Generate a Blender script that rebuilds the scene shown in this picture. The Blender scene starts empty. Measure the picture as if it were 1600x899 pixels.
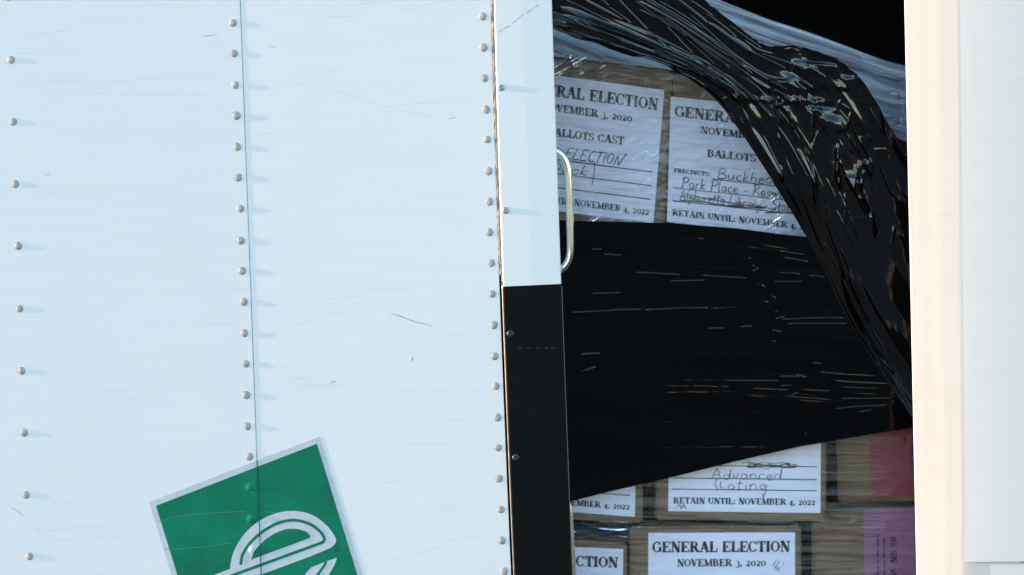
import bpy, bmesh, math, random
import numpy as np
from mathutils import Vector, Matrix

random.seed(7)
scene = bpy.context.scene
col = scene.collection

# ------------------------------------------------------------------ camera
# origin = middle of the picture on the truck side (plane y = 0); metres, z up, camera on the -y side
CAM = Vector((0.0, -6.0, 0.45))
S = 1.0 / 950.0                      # metres per photo pixel on the truck side
ROLL = 0.027
FWD = (-CAM).normalized()
X0 = Vector((1, 0, 0))
Z0 = X0.cross(FWD)
UP = math.cos(ROLL) * Z0 + math.sin(ROLL) * X0
RIGHT = math.cos(ROLL) * X0 - math.sin(ROLL) * Z0
FPX = CAM.length / S
cam_data = bpy.data.cameras.new('camera')
cam = bpy.data.objects.new('camera', cam_data)
col.objects.link(cam)
cam.matrix_world = Matrix.Translation(CAM) @ Matrix((RIGHT, UP, -FWD)).transposed().to_4x4()
cam_data.sensor_width = 36.0
cam_data.lens = FPX / 1600.0 * 36.0
cam_data.clip_end = 4000.0
cam_data.dof.use_dof = True
cam_data.dof.focus_distance = CAM.length
cam_data.dof.aperture_fstop = 2.4
scene.camera = cam

# ------------------------------------------------------------------ sky, sun, exposure
SUN_EL = math.radians(7.0)
SUN_GRAZE = math.radians(2.1)        # angle between the sun and the truck side, seen from above
sun_dir = Vector((-math.cos(SUN_GRAZE) * math.cos(SUN_EL), -math.sin(SUN_GRAZE) * math.cos(SUN_EL), math.sin(SUN_EL)))
world = bpy.data.worlds.new('World')
scene.world = world
world.use_nodes = True
wn = world.node_tree
sky = wn.nodes.new('ShaderNodeTexSky')
sky.sky_type = 'NISHITA'
sky.sun_disc = False
sky.sun_elevation = SUN_EL
sky.sun_rotation = math.atan2(sun_dir.x, sun_dir.y)
sky.air_density = 1.0
sky.dust_density = 0.0
sky.ozone_density = 2.0
bg = wn.nodes['Background']
bg.inputs['Strength'].default_value = 0.15
wn.links.new(sky.outputs['Color'], bg.inputs['Color'])
sl = bpy.data.lights.new('sun', 'SUN')
sl.energy = 2.0
sl.angle = math.radians(0.5)
sl.color = (1.0, 0.70, 0.46)
sun = bpy.data.objects.new('sun', sl)
col.objects.link(sun)
sun.rotation_euler = sun_dir.to_track_quat('Z', 'Y').to_euler()
scene.view_settings.view_transform = 'Standard'
scene.view_settings.look = 'None'
scene.view_settings.gamma = 1.0
scene.view_settings.use_curve_mapping = False
scene.view_settings.exposure = 2.5
scene.cycles.max_bounces = 8
scene.cycles.transparent_max_bounces = 12

# ------------------------------------------------------------------ helpers
def P(px, py, y=0.0):
    """point of the plane at depth y that lies under a photo pixel"""
    d = FWD * FPX + RIGHT * (px - 800.0) + UP * (449.5 - py)
    k = (y - CAM.y) / d.y
    return CAM + d * k

_F, _R, _U, _C = (np.array(v) for v in (FWD, RIGHT, UP, CAM))
def PN(px, py, y):
    px, py, y = np.broadcast_arrays(np.asarray(px, float), np.asarray(py, float), np.asarray(y, float))
    d = _F * FPX + _R * (px[..., None] - 800.0) + _U * (449.5 - py[..., None])
    k = (y - CAM.y) / d[..., 1]
    return _C + d * k[..., None]

def _hash(ix, iy, seed):
    h = (ix.astype(np.int64) * 374761393 + iy.astype(np.int64) * 668265263 + seed * 1442695041) & 0xFFFFFFFF
    h = ((h ^ (h >> 13)) * 1274126177) & 0xFFFFFFFF
    return ((h ^ (h >> 16)) & 0xFFFFFF) / float(0xFFFFFF)

def vn(x, y, seed=0):
    """value noise, 0..1"""
    x, y = np.broadcast_arrays(np.asarray(x, float), np.asarray(y, float))
    x0, y0 = np.floor(x), np.floor(y)
    fx, fy = x - x0, y - y0
    fx = fx * fx * fx * (fx * (fx * 6 - 15) + 10); fy = fy * fy * fy * (fy * (fy * 6 - 15) + 10)
    a, b = _hash(x0, y0, seed), _hash(x0 + 1, y0, seed)
    c, d = _hash(x0, y0 + 1, seed), _hash(x0 + 1, y0 + 1, seed)
    return (a * (1 - fx) + b * fx) * (1 - fy) + (c * (1 - fx) + d * fx) * fy

def ridge(x, y, seed=0, sharp=1.0):
    return (1 - np.abs(2 * vn(x, y, seed) - 1)) ** sharp

def facet(x, y, seed=0):
    """flat tilted facets with sharp creases between them, 0..1"""
    x, y = np.broadcast_arrays(np.asarray(x, float), np.asarray(y, float))
    x = x + 0.5 * (vn(x * 0.7, y * 0.7, seed + 101) - .5) + 0.35 * y
    y = y + 0.5 * (vn(x * 0.7, y * 0.7, seed + 102) - .5)
    x0, y0 = np.floor(x), np.floor(y)
    fx, fy = x - x0, y - y0
    a, b = _hash(x0, y0, seed), _hash(x0 + 1, y0, seed)
    c, d = _hash(x0, y0 + 1, seed), _hash(x0 + 1, y0 + 1, seed)
    return np.where(fx > fy, a + fx * (b - a) + fy * (d - b), a + fy * (c - a) + fx * (d - c))

def sstep(a, b, x):
    t = np.clip((np.asarray(x, float) - a) / (b - a), 0, 1)
    return t * t * (3 - 2 * t)

def link(name, me, mat=None, parent=None, smooth=False):
    o = bpy.data.objects.new(name, me)
    col.objects.link(o)
    if mat is not None and len(me.materials) == 0:
        me.materials.append(mat)
    if parent is not None:
        o.parent = parent
    if smooth:
        me.polygons.foreach_set('use_smooth', [True] * len(me.polygons))
    return o

def pydata(name, verts, faces, mat, parent=None, smooth=False):
    me = bpy.data.meshes.new(name)
    me.from_pydata([tuple(v) for v in verts], [], faces)
    me.update()
    return link(name, me, mat, parent, smooth)

def grid(name, V, mat, parent=None, smooth=True):
    """V: (n, m, 3) array of points"""
    n, m = V.shape[:2]
    idx = np.arange(n * m).reshape(n, m)
    f = np.stack([idx[:-1, :-1], idx[:-1, 1:], idx[1:, 1:], idx[1:, :-1]], -1).reshape(-1, 4)
    me = bpy.data.meshes.new(name)
    me.vertices.add(n * m); me.vertices.foreach_set('co', V.reshape(-1))
    nf = len(f)
    me.loops.add(nf * 4); me.loops.foreach_set('vertex_index', f.reshape(-1).astype(np.int32))
    me.polygons.add(nf); me.polygons.foreach_set('loop_start', np.arange(0, nf * 4, 4, dtype=np.int32))
    me.update(calc_edges=True); me.validate()
    return link(name, me, mat, parent, smooth)

def tag(o, label, cat, group=None, kind=None):
    if label: o['label'] = label
    if cat: o['category'] = cat
    if group: o['group'] = group
    if kind: o['kind'] = kind
    return o

def empty(name, loc=(0, 0, 0)):
    o = bpy.data.objects.new(name, None)
    o.location = loc
    o.empty_display_size = 0.1
    col.objects.link(o)
    return o

def box_bm(bm, lo, hi):
    vs = [bm.verts.new((x, y, z)) for x in (lo[0], hi[0]) for y in (lo[1], hi[1]) for z in (lo[2], hi[2])]
    for f in ((0, 1, 3, 2), (4, 6, 7, 5), (0, 4, 5, 1), (2, 3, 7, 6), (0, 2, 6, 4), (1, 5, 7, 3)):
        bm.faces.new([vs[i] for i in f])
    return vs

def finish(name, bm, mat, parent=None, smooth=False, bevel=0.0):
    if bevel:
        bmesh.ops.bevel(bm, geom=bm.edges[:], offset=bevel, segments=2, affect='EDGES', profile=0.7)
    bmesh.ops.recalc_face_normals(bm, faces=bm.faces[:])
    me = bpy.data.meshes.new(name)
    bm.to_mesh(me); bm.free()
    return link(name, me, mat, parent, smooth)

def plate(name, corners, y0, y1, mat, parent, bevel=0.0008):
    """a slab with the given photo-pixel outline, front at y0 and back at y1 (real thickness, parallel sides)"""
    bm = bmesh.new()
    fr = [P(x, y, y0) for x, y in corners]
    a = [bm.verts.new(v) for v in fr]
    b = [bm.verts.new((v.x, y1, v.z)) for v in fr]
    n = len(a)
    bm.faces.new(a); bm.faces.new(b[::-1])
    for i in range(n):
        bm.faces.new([a[i], b[i], b[(i + 1) % n], a[(i + 1) % n]])
    return finish(name, bm, mat, parent, bevel=bevel)

def tube(name, pts, r, mat, parent=None, seg=20, cap=True):
    pts = [Vector(p) for p in pts]
    bm = bmesh.new()
    rings = []
    nrm = None
    for i, p in enumerate(pts):
        t = (pts[min(i + 1, len(pts) - 1)] - pts[max(i - 1, 0)]).normalized()
        if nrm is None:
            nrm = t.orthogonal().normalized()
        nrm = (nrm - t * nrm.dot(t)).normalized()
        bn = t.cross(nrm)
        rings.append([bm.verts.new(p + r * (math.cos(a) * nrm + math.sin(a) * bn)) for a in [2 * math.pi * k / seg for k in range(seg)]])
    for a, b in zip(rings, rings[1:]):
        for k in range(seg):
            bm.faces.new([a[k], a[(k + 1) % seg], b[(k + 1) % seg], b[k]])
    if cap:
        bm.faces.new(rings[0][::-1]); bm.faces.new(rings[-1])
    return finish(name, bm, mat, parent, smooth=True)

def catmull(pts, n):
    pts = np.array(pts, float)
    p = np.vstack([2 * pts[0] - pts[1], pts, 2 * pts[-1] - pts[-2]])
    t = np.linspace(0, len(pts) - 1 - 1e-9, n)
    i = np.floor(t).astype(int); f = (t - i)[:, None]
    a, b, c, d = p[i], p[i + 1], p[i + 2], p[i + 3]
    return 0.5 * (2 * b + (c - a) * f + (2 * a - 5 * b + 4 * c - d) * f ** 2 + (3 * b - a - 3 * c + d) * f ** 3)

# ------------------------------------------------------------------ materials
def mat_new(name):
    m = bpy.data.materials.new(name)
    m.use_nodes = True
    nt = m.node_tree
    return m, nt, nt.nodes['Principled BSDF']

def noise(nt, scale=(1, 1, 1), detail=4, rough=0.6, s=1.0, distort=0.0):
    tc = nt.nodes.new('ShaderNodeTexCoord')
    mp = nt.nodes.new('ShaderNodeMapping')
    mp.inputs['Scale'].default_value = scale
    n = nt.nodes.new('ShaderNodeTexNoise')
    n.inputs['Scale'].default_value = s
    n.inputs['Detail'].default_value = detail
    n.inputs['Roughness'].default_value = rough
    n.inputs['Distortion'].default_value = distort
    nt.links.new(tc.outputs['Object'], mp.inputs['Vector'])
    nt.links.new(mp.outputs['Vector'], n.inputs['Vector'])
    return n.outputs['Fac']

def ramp(nt, fac, stops):
    r = nt.nodes.new('ShaderNodeValToRGB')
    el = r.color_ramp.elements
    while len(el) < len(stops):
        el.new(0.5)
    for e, (p, c) in zip(el, stops):
        e.position = p
        e.color = (c, c, c, 1) if isinstance(c, (int, float)) else (*c, 1)
    nt.links.new(fac, r.inputs['Fac'])
    return r.outputs['Color']

def mix(nt, fac, a, b, mode='MIX'):
    m = nt.nodes.new('ShaderNodeMix')
    m.data_type = 'RGBA'; m.blend_type = mode
    for s, v in ((m.inputs['Factor'], fac), (m.inputs['A'], a), (m.inputs['B'], b)):
        if isinstance(v, (int, float)):
            s.default_value = v
        elif isinstance(v, tuple):
            s.default_value = (*v, 1)
        else:
            nt.links.new(v, s)
    return m.outputs['Result']

def bump(nt, h, strength, dist, bsdf_in):
    b = nt.nodes.new('ShaderNodeBump')
    b.inputs['Strength'].default_value = strength
    b.inputs['Distance'].default_value = dist
    nt.links.new(h, b.inputs['Height'])
    nt.links.new(b.outputs['Normal'], bsdf_in)
    return b

def simple(name, c, rough=0.5, metal=0.0, spec=0.5, var=0.0, vscale=60, bstr=0.0):
    m, nt, b = mat_new(name)
    b.inputs['Base Color'].default_value = (*c, 1)
    b.inputs['Roughness'].default_value = rough
    b.inputs['Metallic'].default_value = metal
    b.inputs['Specular IOR Level'].default_value = spec
    if var:
        n = noise(nt, (vscale,) * 3)
        lo = tuple(v * (1 - var) for v in c); hi = tuple(min(1, v * (1 + var)) for v in c)
        nt.links.new(ramp(nt, n, [(0.3, lo), (0.7, hi)]), b.inputs['Base Color'])
        if bstr:
            bump(nt, n, bstr, 0.001, b.inputs['Normal'])
    return m

def paint(name, c, warm):
    """weathered white paint: fine level brush streaks, faint dirt, road specks"""
    m, nt, b = mat_new(name)
    st = noise(nt, (3, 3, 260), 5, 0.7)
    st2 = noise(nt, (1.2, 1, 46), 3, 0.6)
    dirt = noise(nt, (5, 5, 9), 6, 0.65)
    c1 = ramp(nt, st, [(0.34, tuple(v * 0.975 for v in c)), (0.52, c)])
    c2 = mix(nt, ramp(nt, st2, [(0.33, 0.5), (0.45, 0.0)]), c1, tuple(v * 0.96 for v in c))
    c3 = mix(nt, ramp(nt, dirt, [(0.55, 0.0), (0.8, 0.35)]), c2, warm)
    sp = noise(nt, (330, 330, 330), 2, 0.5)
    c4 = mix(nt, ramp(nt, sp, [(0.745, 0.0), (0.79, 0.7)]), c3, (0.33, 0.29, 0.25))
    nt.links.new(c4, b.inputs['Base Color'])
    b.inputs['Roughness'].default_value = 0.42
    b.inputs['Specular IOR Level'].default_value = 0.35
    bump(nt, st, 0.02, 0.0006, b.inputs['Normal'])
    return m

M = {}
M['paint'] = paint('white_truck_paint', (0.84, 0.79, 0.785), (0.74, 0.71, 0.69))
M['post'] = paint('white_post_paint', (0.75, 0.64, 0.575), (0.63, 0.54, 0.47))
M['outer'] = paint('off_white_outer_paint', (0.78, 0.70, 0.665), (0.70, 0.63, 0.60))
M['trim_white'] = paint('white_trim_paint', (0.82, 0.785, 0.775), (0.68, 0.62, 0.56))
M['black_trim'] = simple('black_trim_paint', (0.0032, 0.0032, 0.0036), 0.5, 0.0, 0.09, var=0.35, vscale=45)
M['rivet'] = simple('dull_rivet_metal', (0.40, 0.37, 0.345), 0.55, 0.2, var=0.28, vscale=240, bstr=0.3)
M['rivet_painted'] = simple('screw_metal', (0.40, 0.40, 0.39), 0.45, 0.5, var=0.3, vscale=300)
M['dark_screw'] = simple('dark_screw_metal', (0.035, 0.035, 0.038), 0.4, 0.3)
M['blocker'] = simple('dull_black_blocker', (0.01, 0.01, 0.01), 0.7, 0.0, 0.2)  # for the added strip on the unseen post return
M['rivet_shade'] = simple('painted_rivet_shade', (0.30, 0.29, 0.28), 0.8, var=0.7, vscale=90)  # colour of the shade painted round each rivet head
M['hole'] = simple('recess_dark', (0.02, 0.02, 0.02), 0.7)
M['sealant'] = simple('weathered_sealant', (0.40, 0.30, 0.22), 0.8, var=0.6, vscale=120, bstr=0.6)
M['chrome'] = simple('polished_steel', (0.80, 0.78, 0.76), 0.16, 1.0)
M['steel_dark'] = simple('worn_steel', (0.36, 0.31, 0.28), 0.32, 1.0, var=0.3)
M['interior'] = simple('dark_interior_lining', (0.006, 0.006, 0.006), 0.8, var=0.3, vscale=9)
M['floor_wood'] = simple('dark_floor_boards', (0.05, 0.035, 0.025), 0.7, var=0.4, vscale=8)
M['asphalt'] = simple('asphalt', (0.04, 0.04, 0.04), 0.9, var=0.35, vscale=30, bstr=0.5)
M['green'] = simple('green_vinyl', (0.0, 0.17, 0.09), 0.45, 0.0, 0.2, var=0.20, vscale=14)
M['vinyl_white'] = simple('aged_white_vinyl', (0.56, 0.57, 0.60), 0.5, var=0.10, vscale=30)
M['ink'] = simple('black_ink', (0.012, 0.014, 0.025), 0.6)
M['pen'] = simple('pen_ink', (0.03, 0.035, 0.06), 0.6)
M['scratch'] = simple('grey_scuff', (0.36, 0.38, 0.41), 0.7, var=0.5, vscale=160)
M['scratch_faint'] = simple('faint_scuff', (0.72, 0.70, 0.71), 0.6, var=0.12, vscale=90)
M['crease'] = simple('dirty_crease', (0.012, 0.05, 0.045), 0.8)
M['lap_shade'] = simple('lap_shade', (0.30, 0.32, 0.34), 0.8, var=0.5, vscale=40)  # grey for the painted shade of the lap edge
M['scratch_white'] = simple('worn_paint_edge', (0.13, 0.12, 0.11), 0.6)
M['scratch_dark'] = simple('scuff_on_black', (0.03, 0.03, 0.03), 0.7)
M['green_scuff'] = simple('pale_green_scuff', (0.05, 0.24, 0.16), 0.5)

def cardboard():
    m, nt, b = mat_new('cardboard')
    n = noise(nt, (14, 14, 30), 5, 0.6)
    n2 = noise(nt, (6, 6, 6), 3)
    c = ramp(nt, n, [(0.3, (0.175, 0.100, 0.056)), (0.7, (0.235, 0.138, 0.080))])
    c = mix(nt, ramp(nt, n2, [(0.45, 0.0), (0.75, 0.5)]), c, (0.10, 0.065, 0.04))
    nt.links.new(c, b.inputs['Base Color'])
    b.inputs['Roughness'].default_value = 0.8
    bump(nt, n, 0.2, 0.001, b.inputs['Normal'])
    return m
M['card'] = cardboard()

def paper(name, c):
    m, nt, b = mat_new(name)
    n = noise(nt, (9, 9, 9), 5, 0.6)
    nt.links.new(ramp(nt, n, [(0.3, tuple(v * 0.93 for v in c)), (0.7, c)]), b.inputs['Base Color'])
    b.inputs['Roughness'].default_value = 0.7
    return m
M['paper'] = paper('white_paper', (0.86, 0.83, 0.98))
M['maroon'] = paper('maroon_paper', (0.32, 0.040, 0.080))
M['lilac'] = paper('lilac_paper', (0.36, 0.13, 0.25))

def black_film(name, ior):
    m, nt, b = mat_new(name)
    b.inputs['Base Color'].default_value = (0.0007, 0.0007, 0.0008, 1)
    b.inputs['Roughness'].default_value = 0.075
    b.inputs['IOR'].default_value = ior
    b.inputs['Coat Weight'].default_value = 0.0
    b.inputs['Coat Roughness'].default_value = 0.06
    b.inputs['Coat IOR'].default_value = 1.6
    n = noise(nt, (70, 70, 70), 5, 0.6, distort=0.6)
    bump(nt, n, 0.06, 0.002, b.inputs['Normal'])
    return m
M['bfilm'] = black_film('black_stretch_film', 1.72)
M['bfilm_taut'] = black_film('taut_black_stretch_film', 1.42)

def clear_film(name, scale, rot, lo, hi, body, milk, clear=0.90):
    """thin clear film: mostly see-through, glossy, with milky stretch streaks"""
    m = bpy.data.materials.new(name)
    m.use_nodes = True
    nt = m.node_tree
    nt.nodes.clear()
    out = nt.nodes.new('ShaderNodeOutputMaterial')
    tr = nt.nodes.new('ShaderNodeBsdfTransparent')
    df = nt.nodes.new('ShaderNodeBsdfDiffuse')
    gl = nt.nodes.new('ShaderNodeBsdfGlossy')
    tr.inputs['Color'].default_value = (clear, clear, clear * 1.01, 1)
    df.inputs['Color'].default_value = (*body, 1)
    gl.inputs['Roughness'].default_value = 0.11
    tc = nt.nodes.new('ShaderNodeTexCoord')
    rt = nt.nodes.new('ShaderNodeMapping'); rt.inputs['Rotation'].default_value = (0, rot, 0)
    mp = nt.nodes.new('ShaderNodeMapping'); mp.inputs['Scale'].default_value = scale
    n = nt.nodes.new('ShaderNodeTexNoise'); n.inputs['Scale'].default_value = 1; n.inputs['Detail'].default_value = 6
    n.inputs['Roughness'].default_value = 0.68; n.inputs['Distortion'].default_value = 0.4
    nt.links.new(tc.outputs['Object'], rt.inputs['Vector'])
    nt.links.new(rt.outputs['Vector'], mp.inputs['Vector'])
    nt.links.new(mp.outputs['Vector'], n.inputs['Vector'])
    fac = ramp(nt, n.outputs['Fac'], [(lo, milk[0]), (hi, milk[1])])
    m1 = nt.nodes.new('ShaderNodeMixShader')
    nt.links.new(fac, m1.inputs['Fac']); nt.links.new(tr.outputs[0], m1.inputs[1]); nt.links.new(df.outputs[0], m1.inputs[2])
    fr = nt.nodes.new('ShaderNodeFresnel'); fr.inputs['IOR'].default_value = 1.5
    b = bump(nt, n.outputs['Fac'], 0.3, 0.004, gl.inputs['Normal'])
    nt.links.new(b.outputs['Normal'], fr.inputs['Normal'])
    m2 = nt.nodes.new('ShaderNodeAddShader')
    nt.links.new(fr.outputs[0], gl.inputs['Color'])
    nt.links.new(m1.outputs[0], m2.inputs[0]); nt.links.new(gl.outputs[0], m2.inputs[1])
    nt.links.new(m2.outputs[0], out.inputs['Surface'])
    return m
M['cf_upper'] = clear_film('clear_film_upper', (8, 8, 60), -0.12, 0.5, 0.8, (0.70, 0.73, 0.8), (0.02, 0.42), 0.88)
M['cf_lower'] = clear_film('clear_film_lower', (6, 6, 190), -0.03, 0.56, 0.84, (0.75, 0.76, 0.8), (0.0, 0.22), 0.96)
M['cf_top'] = clear_film('clear_film_bunched', (3, 3, 70), -0.33, 0.3, 0.68, (0.80, 0.83, 0.88), (0.04, 0.95))

# ------------------------------------------------------------------ ground
g = pydata('ground', [(-900, -900, -1.6), (900, -900, -1.6), (900, 900, -1.6), (-900, 900, -1.6)], [(0, 1, 2, 3)], M['asphalt'])
tag(g, None, None, kind='structure')

# ------------------------------------------------------------------ truck body
truck = empty('box_truck', (0, 1.2, -1.6))
truck.matrix_world = Matrix.Identity(4)
tag(truck, 'white riveted box truck with an open side doorway and a green square decal', 'truck')

def seam(py):            # lap edge between the two skins
    return 374.5 + 0.0365 * py + 0.0
def edge_mid(py):        # right edge of the second skin
    return 766.5 + 0.0262 * py + 1.05e-5 * py * py
def trim_l(py):
    return 770.0 + 0.0262 * py + 1.05e-5 * py * py
def trim_r(py):
    return 862.0 + 0.0315 * py + 0.4e-5 * py * py

def wav(px, py):
    lean = -0.0026 * np.clip((np.asarray(px, float) - 376 - 0.0365 * np.asarray(py, float)) / 392.0, 0, 1)
    return lean + 0.0004 * (vn(np.asarray(px) / 190.0 + 3, np.asarray(py) / 260.0, 5) - 0.5) + 0.00006 * (vn(np.asarray(px) / 70.0, np.asarray(py) / 110.0, 6) - 0.5)

LAP = -0.00042
def skin(name, xl, xr, y0, nx, ny, pt=-700, pb=1130):
    pys = np.linspace(pt, pb, ny)
    V = np.zeros((ny, nx + 2, 3))
    for j, py in enumerate(pys):
        a, b = xl(py), xr(py)
        t = np.linspace(0, 1, nx)
        xs = a + (b - a) * t
        V[j, 1:-1] = PN(xs, py, y0 + wav(xs, py))
        V[j, 0] = V[j, 1] + np.array([0, 0.0025, 0]); V[j, -1] = V[j, -2] + np.array([0, 0.0022, 0])
    o = grid(name, V, M['paint'], truck)
    o.data.polygons.foreach_set('use_smooth', [True] * len(o.data.polygons))
    mod = o.modifiers.new('edge', 'EDGE_SPLIT'); mod.split_angle = math.radians(40)
    return o

skin_a = skin('side_panel', lambda y: -3600, seam, LAP, 160, 70)
skin_b = skin('side_panel', lambda y: seam(y) - 40, edge_mid, 0.0, 90, 80)

# rivets
def dome_mesh(name, r, h, seg=20, rings=6):
    bm = bmesh.new()
    prev = None
    for i in range(rings):
        a = (math.pi / 2) * i / rings
        rr, yy = r * math.cos(a), -h * math.sin(a) ** 0.85
        ring = [bm.verts.new((rr * math.cos(2 * math.pi * k / seg), yy, rr * math.sin(2 * math.pi * k / seg))) for k in range(seg)]
        if prev:
            for k in range(seg):
                bm.faces.new([prev[k], prev[(k + 1) % seg], ring[(k + 1) % seg], ring[k]])
        prev = ring
    top = bm.verts.new((0, -h, 0))
    for k in range(seg):
        bm.faces.new([prev[k], prev[(k + 1) % seg], top])
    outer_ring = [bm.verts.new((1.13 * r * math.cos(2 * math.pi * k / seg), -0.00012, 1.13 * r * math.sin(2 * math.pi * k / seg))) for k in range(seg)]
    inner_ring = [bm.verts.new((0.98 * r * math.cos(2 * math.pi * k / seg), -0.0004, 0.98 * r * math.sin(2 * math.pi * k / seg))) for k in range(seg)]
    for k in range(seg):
        bm.faces.new([outer_ring[k], outer_ring[(k + 1) % seg], inner_ring[(k + 1) % seg], inner_ring[k]]).material_index = 1  # dark ring stands in for the shaded crescent beside the dome
    bmesh.ops.recalc_face_normals(bm, faces=bm.faces[:])
    me = bpy.data.meshes.new(name)
    bm.to_mesh(me); bm.free()
    me.polygons.foreach_set('use_smooth', [True] * len(me.polygons))
    me.materials.append(M['rivet']); me.materials.append(M['rivet_shade'])
    return me
RIVET_R, RIVET_H = 0.0061, 0.0017
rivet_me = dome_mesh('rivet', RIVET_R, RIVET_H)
rivet_px = []
def rivet(px, py, y0, parent):
    o = bpy.data.objects.new('rivet', rivet_me)
    col.objects.link(o)
    o.parent = parent
    p = P(px, py, y0 + float(wav(px, py)) + 0.0001)
    o.location = p
    o.rotation_euler = (random.uniform(-.08, .08), random.uniform(0, 6), random.uniform(-.08, .08))
    s = random.uniform(0.95, 1.05)
    o.scale = (s, random.uniform(0.9, 1.1), s)
    rivet_px.append((px, py))
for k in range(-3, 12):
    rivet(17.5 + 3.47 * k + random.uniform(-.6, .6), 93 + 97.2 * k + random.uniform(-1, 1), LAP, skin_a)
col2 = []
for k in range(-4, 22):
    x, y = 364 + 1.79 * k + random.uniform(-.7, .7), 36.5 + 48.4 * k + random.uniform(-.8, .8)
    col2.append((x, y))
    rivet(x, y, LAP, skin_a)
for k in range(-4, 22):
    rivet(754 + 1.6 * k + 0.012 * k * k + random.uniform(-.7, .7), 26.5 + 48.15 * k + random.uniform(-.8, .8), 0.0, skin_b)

# door edge: white strip above, black strip below, one long sealant bead at its left
def strip(name, py0, py1, mat, y0, y1, slope=0.0):
    pys = np.linspace(py0, py1, 12)
    Lp = [(trim_l(p), p) for p in pys]; Rp = [(trim_r(p), p + slope) for p in pys]
    bm = bmesh.new()
    rows = []
    for (lx, ly), (rx, ry) in zip(Lp, Rp):
        # cross-section: front chamfered towards the gap, flat face, returned edge
        sec = [(lx - 0.5, ly, y0 + 0.0065), (lx + 3.4, ly, y0), ((lx + rx) / 2, (ly + ry) / 2, y0 - 0.0004), (rx - 1.6, ry, y0), (rx, ry, y0 + 0.0016)]
        r = [bm.verts.new(P(*s)) for s in sec]
        q = P(rx, ry, y0 + 0.0016)
        r.append(bm.verts.new((q.x, y1, q.z)))
        q = P(lx, ly, y0 + 0.0065)
        r.append(bm.verts.new((q.x, y1, q.z)))
        rows.append(r)
    for a, b in zip(rows, rows[1:]):
        for k in range(len(a)):
            bm.faces.new([a[k], a[(k + 1) % len(a)], b[(k + 1) % len(a)], b[k]])
    bm.faces.new(rows[0]); bm.faces.new(rows[-1][::-1])
    return finish(name, bm, mat, truck)
door_edge = strip('door_edge_strip', -700, 448, M['trim_white'], -0.0058, 0.045, -4)
tag(door_edge, 'white upper strip of the door edge', None)
door_edge_b = strip('door_edge_strip', 449.2, 1130, M['black_trim'], -0.0053, 0.045, -4)
tag(door_edge_b, 'black lower strip of the door edge', None)
# bright worn arris on the right of the black strip
pts = [P(trim_r(p) + 0.6, p - 4, -0.0035) for p in np.linspace(452, 1125, 30)]
tube('worn_edge', pts, 0.0007, M['scratch_white'], door_edge_b, seg=6)
# sealant bead
pts = [P(trim_l(p) - 1.2 + random.uniform(-.5, .5), p, -0.0012 + random.uniform(-.0006, .0006)) for p in np.linspace(-690, 430, 220)]
tube('sealant_bead', pts, 0.0021, M['sealant'], truck, seg=8)
pts = [P(trim_l(p) + 1.5, p, -0.0028) for p in np.linspace(440, 1120, 60)]
tube('gap_seal', pts, 0.0016, M['steel_dark'], door_edge_b, seg=8)

def screw_bm():
    bm = bmesh.new()
    seg = 20
    prof = [(0.0058, 0.0), (0.0058, -0.0012), (0.0046, -0.0024), (0.0029, -0.0027), (0.0022, -0.0016), (0.0001, -0.0014)]
    prev = None
    for r, y in prof:
        ring = [bm.verts.new((r * math.cos(2 * math.pi * k / seg), y, r * math.sin(2 * math.pi * k / seg))) for k in range(seg)]
        if prev:
            for k in range(seg):
                bm.faces.new([prev[k], prev[(k + 1) % seg], ring[(k + 1) % seg], ring[k]])
        prev = ring
    bm.faces.new(prev)
    return bm
for px, py, par, mt in ((775, -55, door_edge, 'rivet_painted'), (783, 137, door_edge, 'rivet_painted'), (790, 329, door_edge, 'rivet_painted'),
                        (797.5, 521.5, door_edge_b, 'dark_screw'), (806, 715, door_edge_b, 'dark_screw'), (813, 908, door_edge_b, 'dark_screw')):
    o = finish('screw', screw_bm(), M[mt], par, smooth=False)
    o.location = P(px, py, -0.0055)
# grab handle on the inner edge of the door
def handle(name, ctrl, r, mat, y):
    c = catmull([(a, b) for a, b in ctrl], 60)
    ys = np.interp(np.linspace(0, 1, 60), [0, 0.12, 0.88, 1], [y + 0.012, y, y, y + 0.012])
    return tube(name, [P(px, py, yy) for (px, py), yy in zip(c, ys)], r, mat, truck, seg=24)
handle('grab_handle', [(852, 229), (866, 234), (878, 243), (886, 259), (888.5, 285), (890, 330), (891.5, 375), (891, 398), (886, 412), (876, 422), (860, 430)], 0.0064, M['chrome'], 0.016)
handle('grab_handle', [(868, 772), (884, 782), (890, 797), (892, 830), (894, 880), (897, 940), (897, 965), (890, 980), (870, 990)], 0.0050, M['steel_dark'], 0.018)

# doorway post on the right: one rounded sheet that turns from the doorway to the truck side
def post_l(py):
    return 1413.0 + 0.0212 * py
def post_r(py):
    return 1497.0 + 0.0095 * py
pys = np.linspace(-700, 1130, 50)
rows, blocker_rows = [], []
for py in pys:
    a, b = post_l(py), post_r(py)
    w = b - a
    row = []
    q = P(a, py, 0.0144)
    blocker_rows.append([(q.x + 0.0015, 0.0157, q.z), (q.x + 0.004, 0.030, q.z), (q.x + 0.035, 0.16, q.z)])
    row.append((q.x + 0.001, 0.0157, q.z))
    for t in np.linspace(0, 1, 26):
        x = a + w * t
        # steep near the doorway, easing towards the truck side, with soft roll-formed waves
        y = 0.089 * (0.125 * min(1 - t, .35) + 0.150 * max(.65 - t, 0)) + 0.00007 * math.sin(t * 17 + 0.6) * (1 - t) + 0.0018
        row.append(tuple(P(x, py, y)))
    # flat landing behind the outer sheet
    for t in np.linspace(0.12, 1, 4):
        row.append(tuple(P(b + 90 * t, py, 0.0018 - 0.0 * t)))
    rows.append(row)
post = grid('doorway_post', np.array(rows), M['post'], truck)
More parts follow.
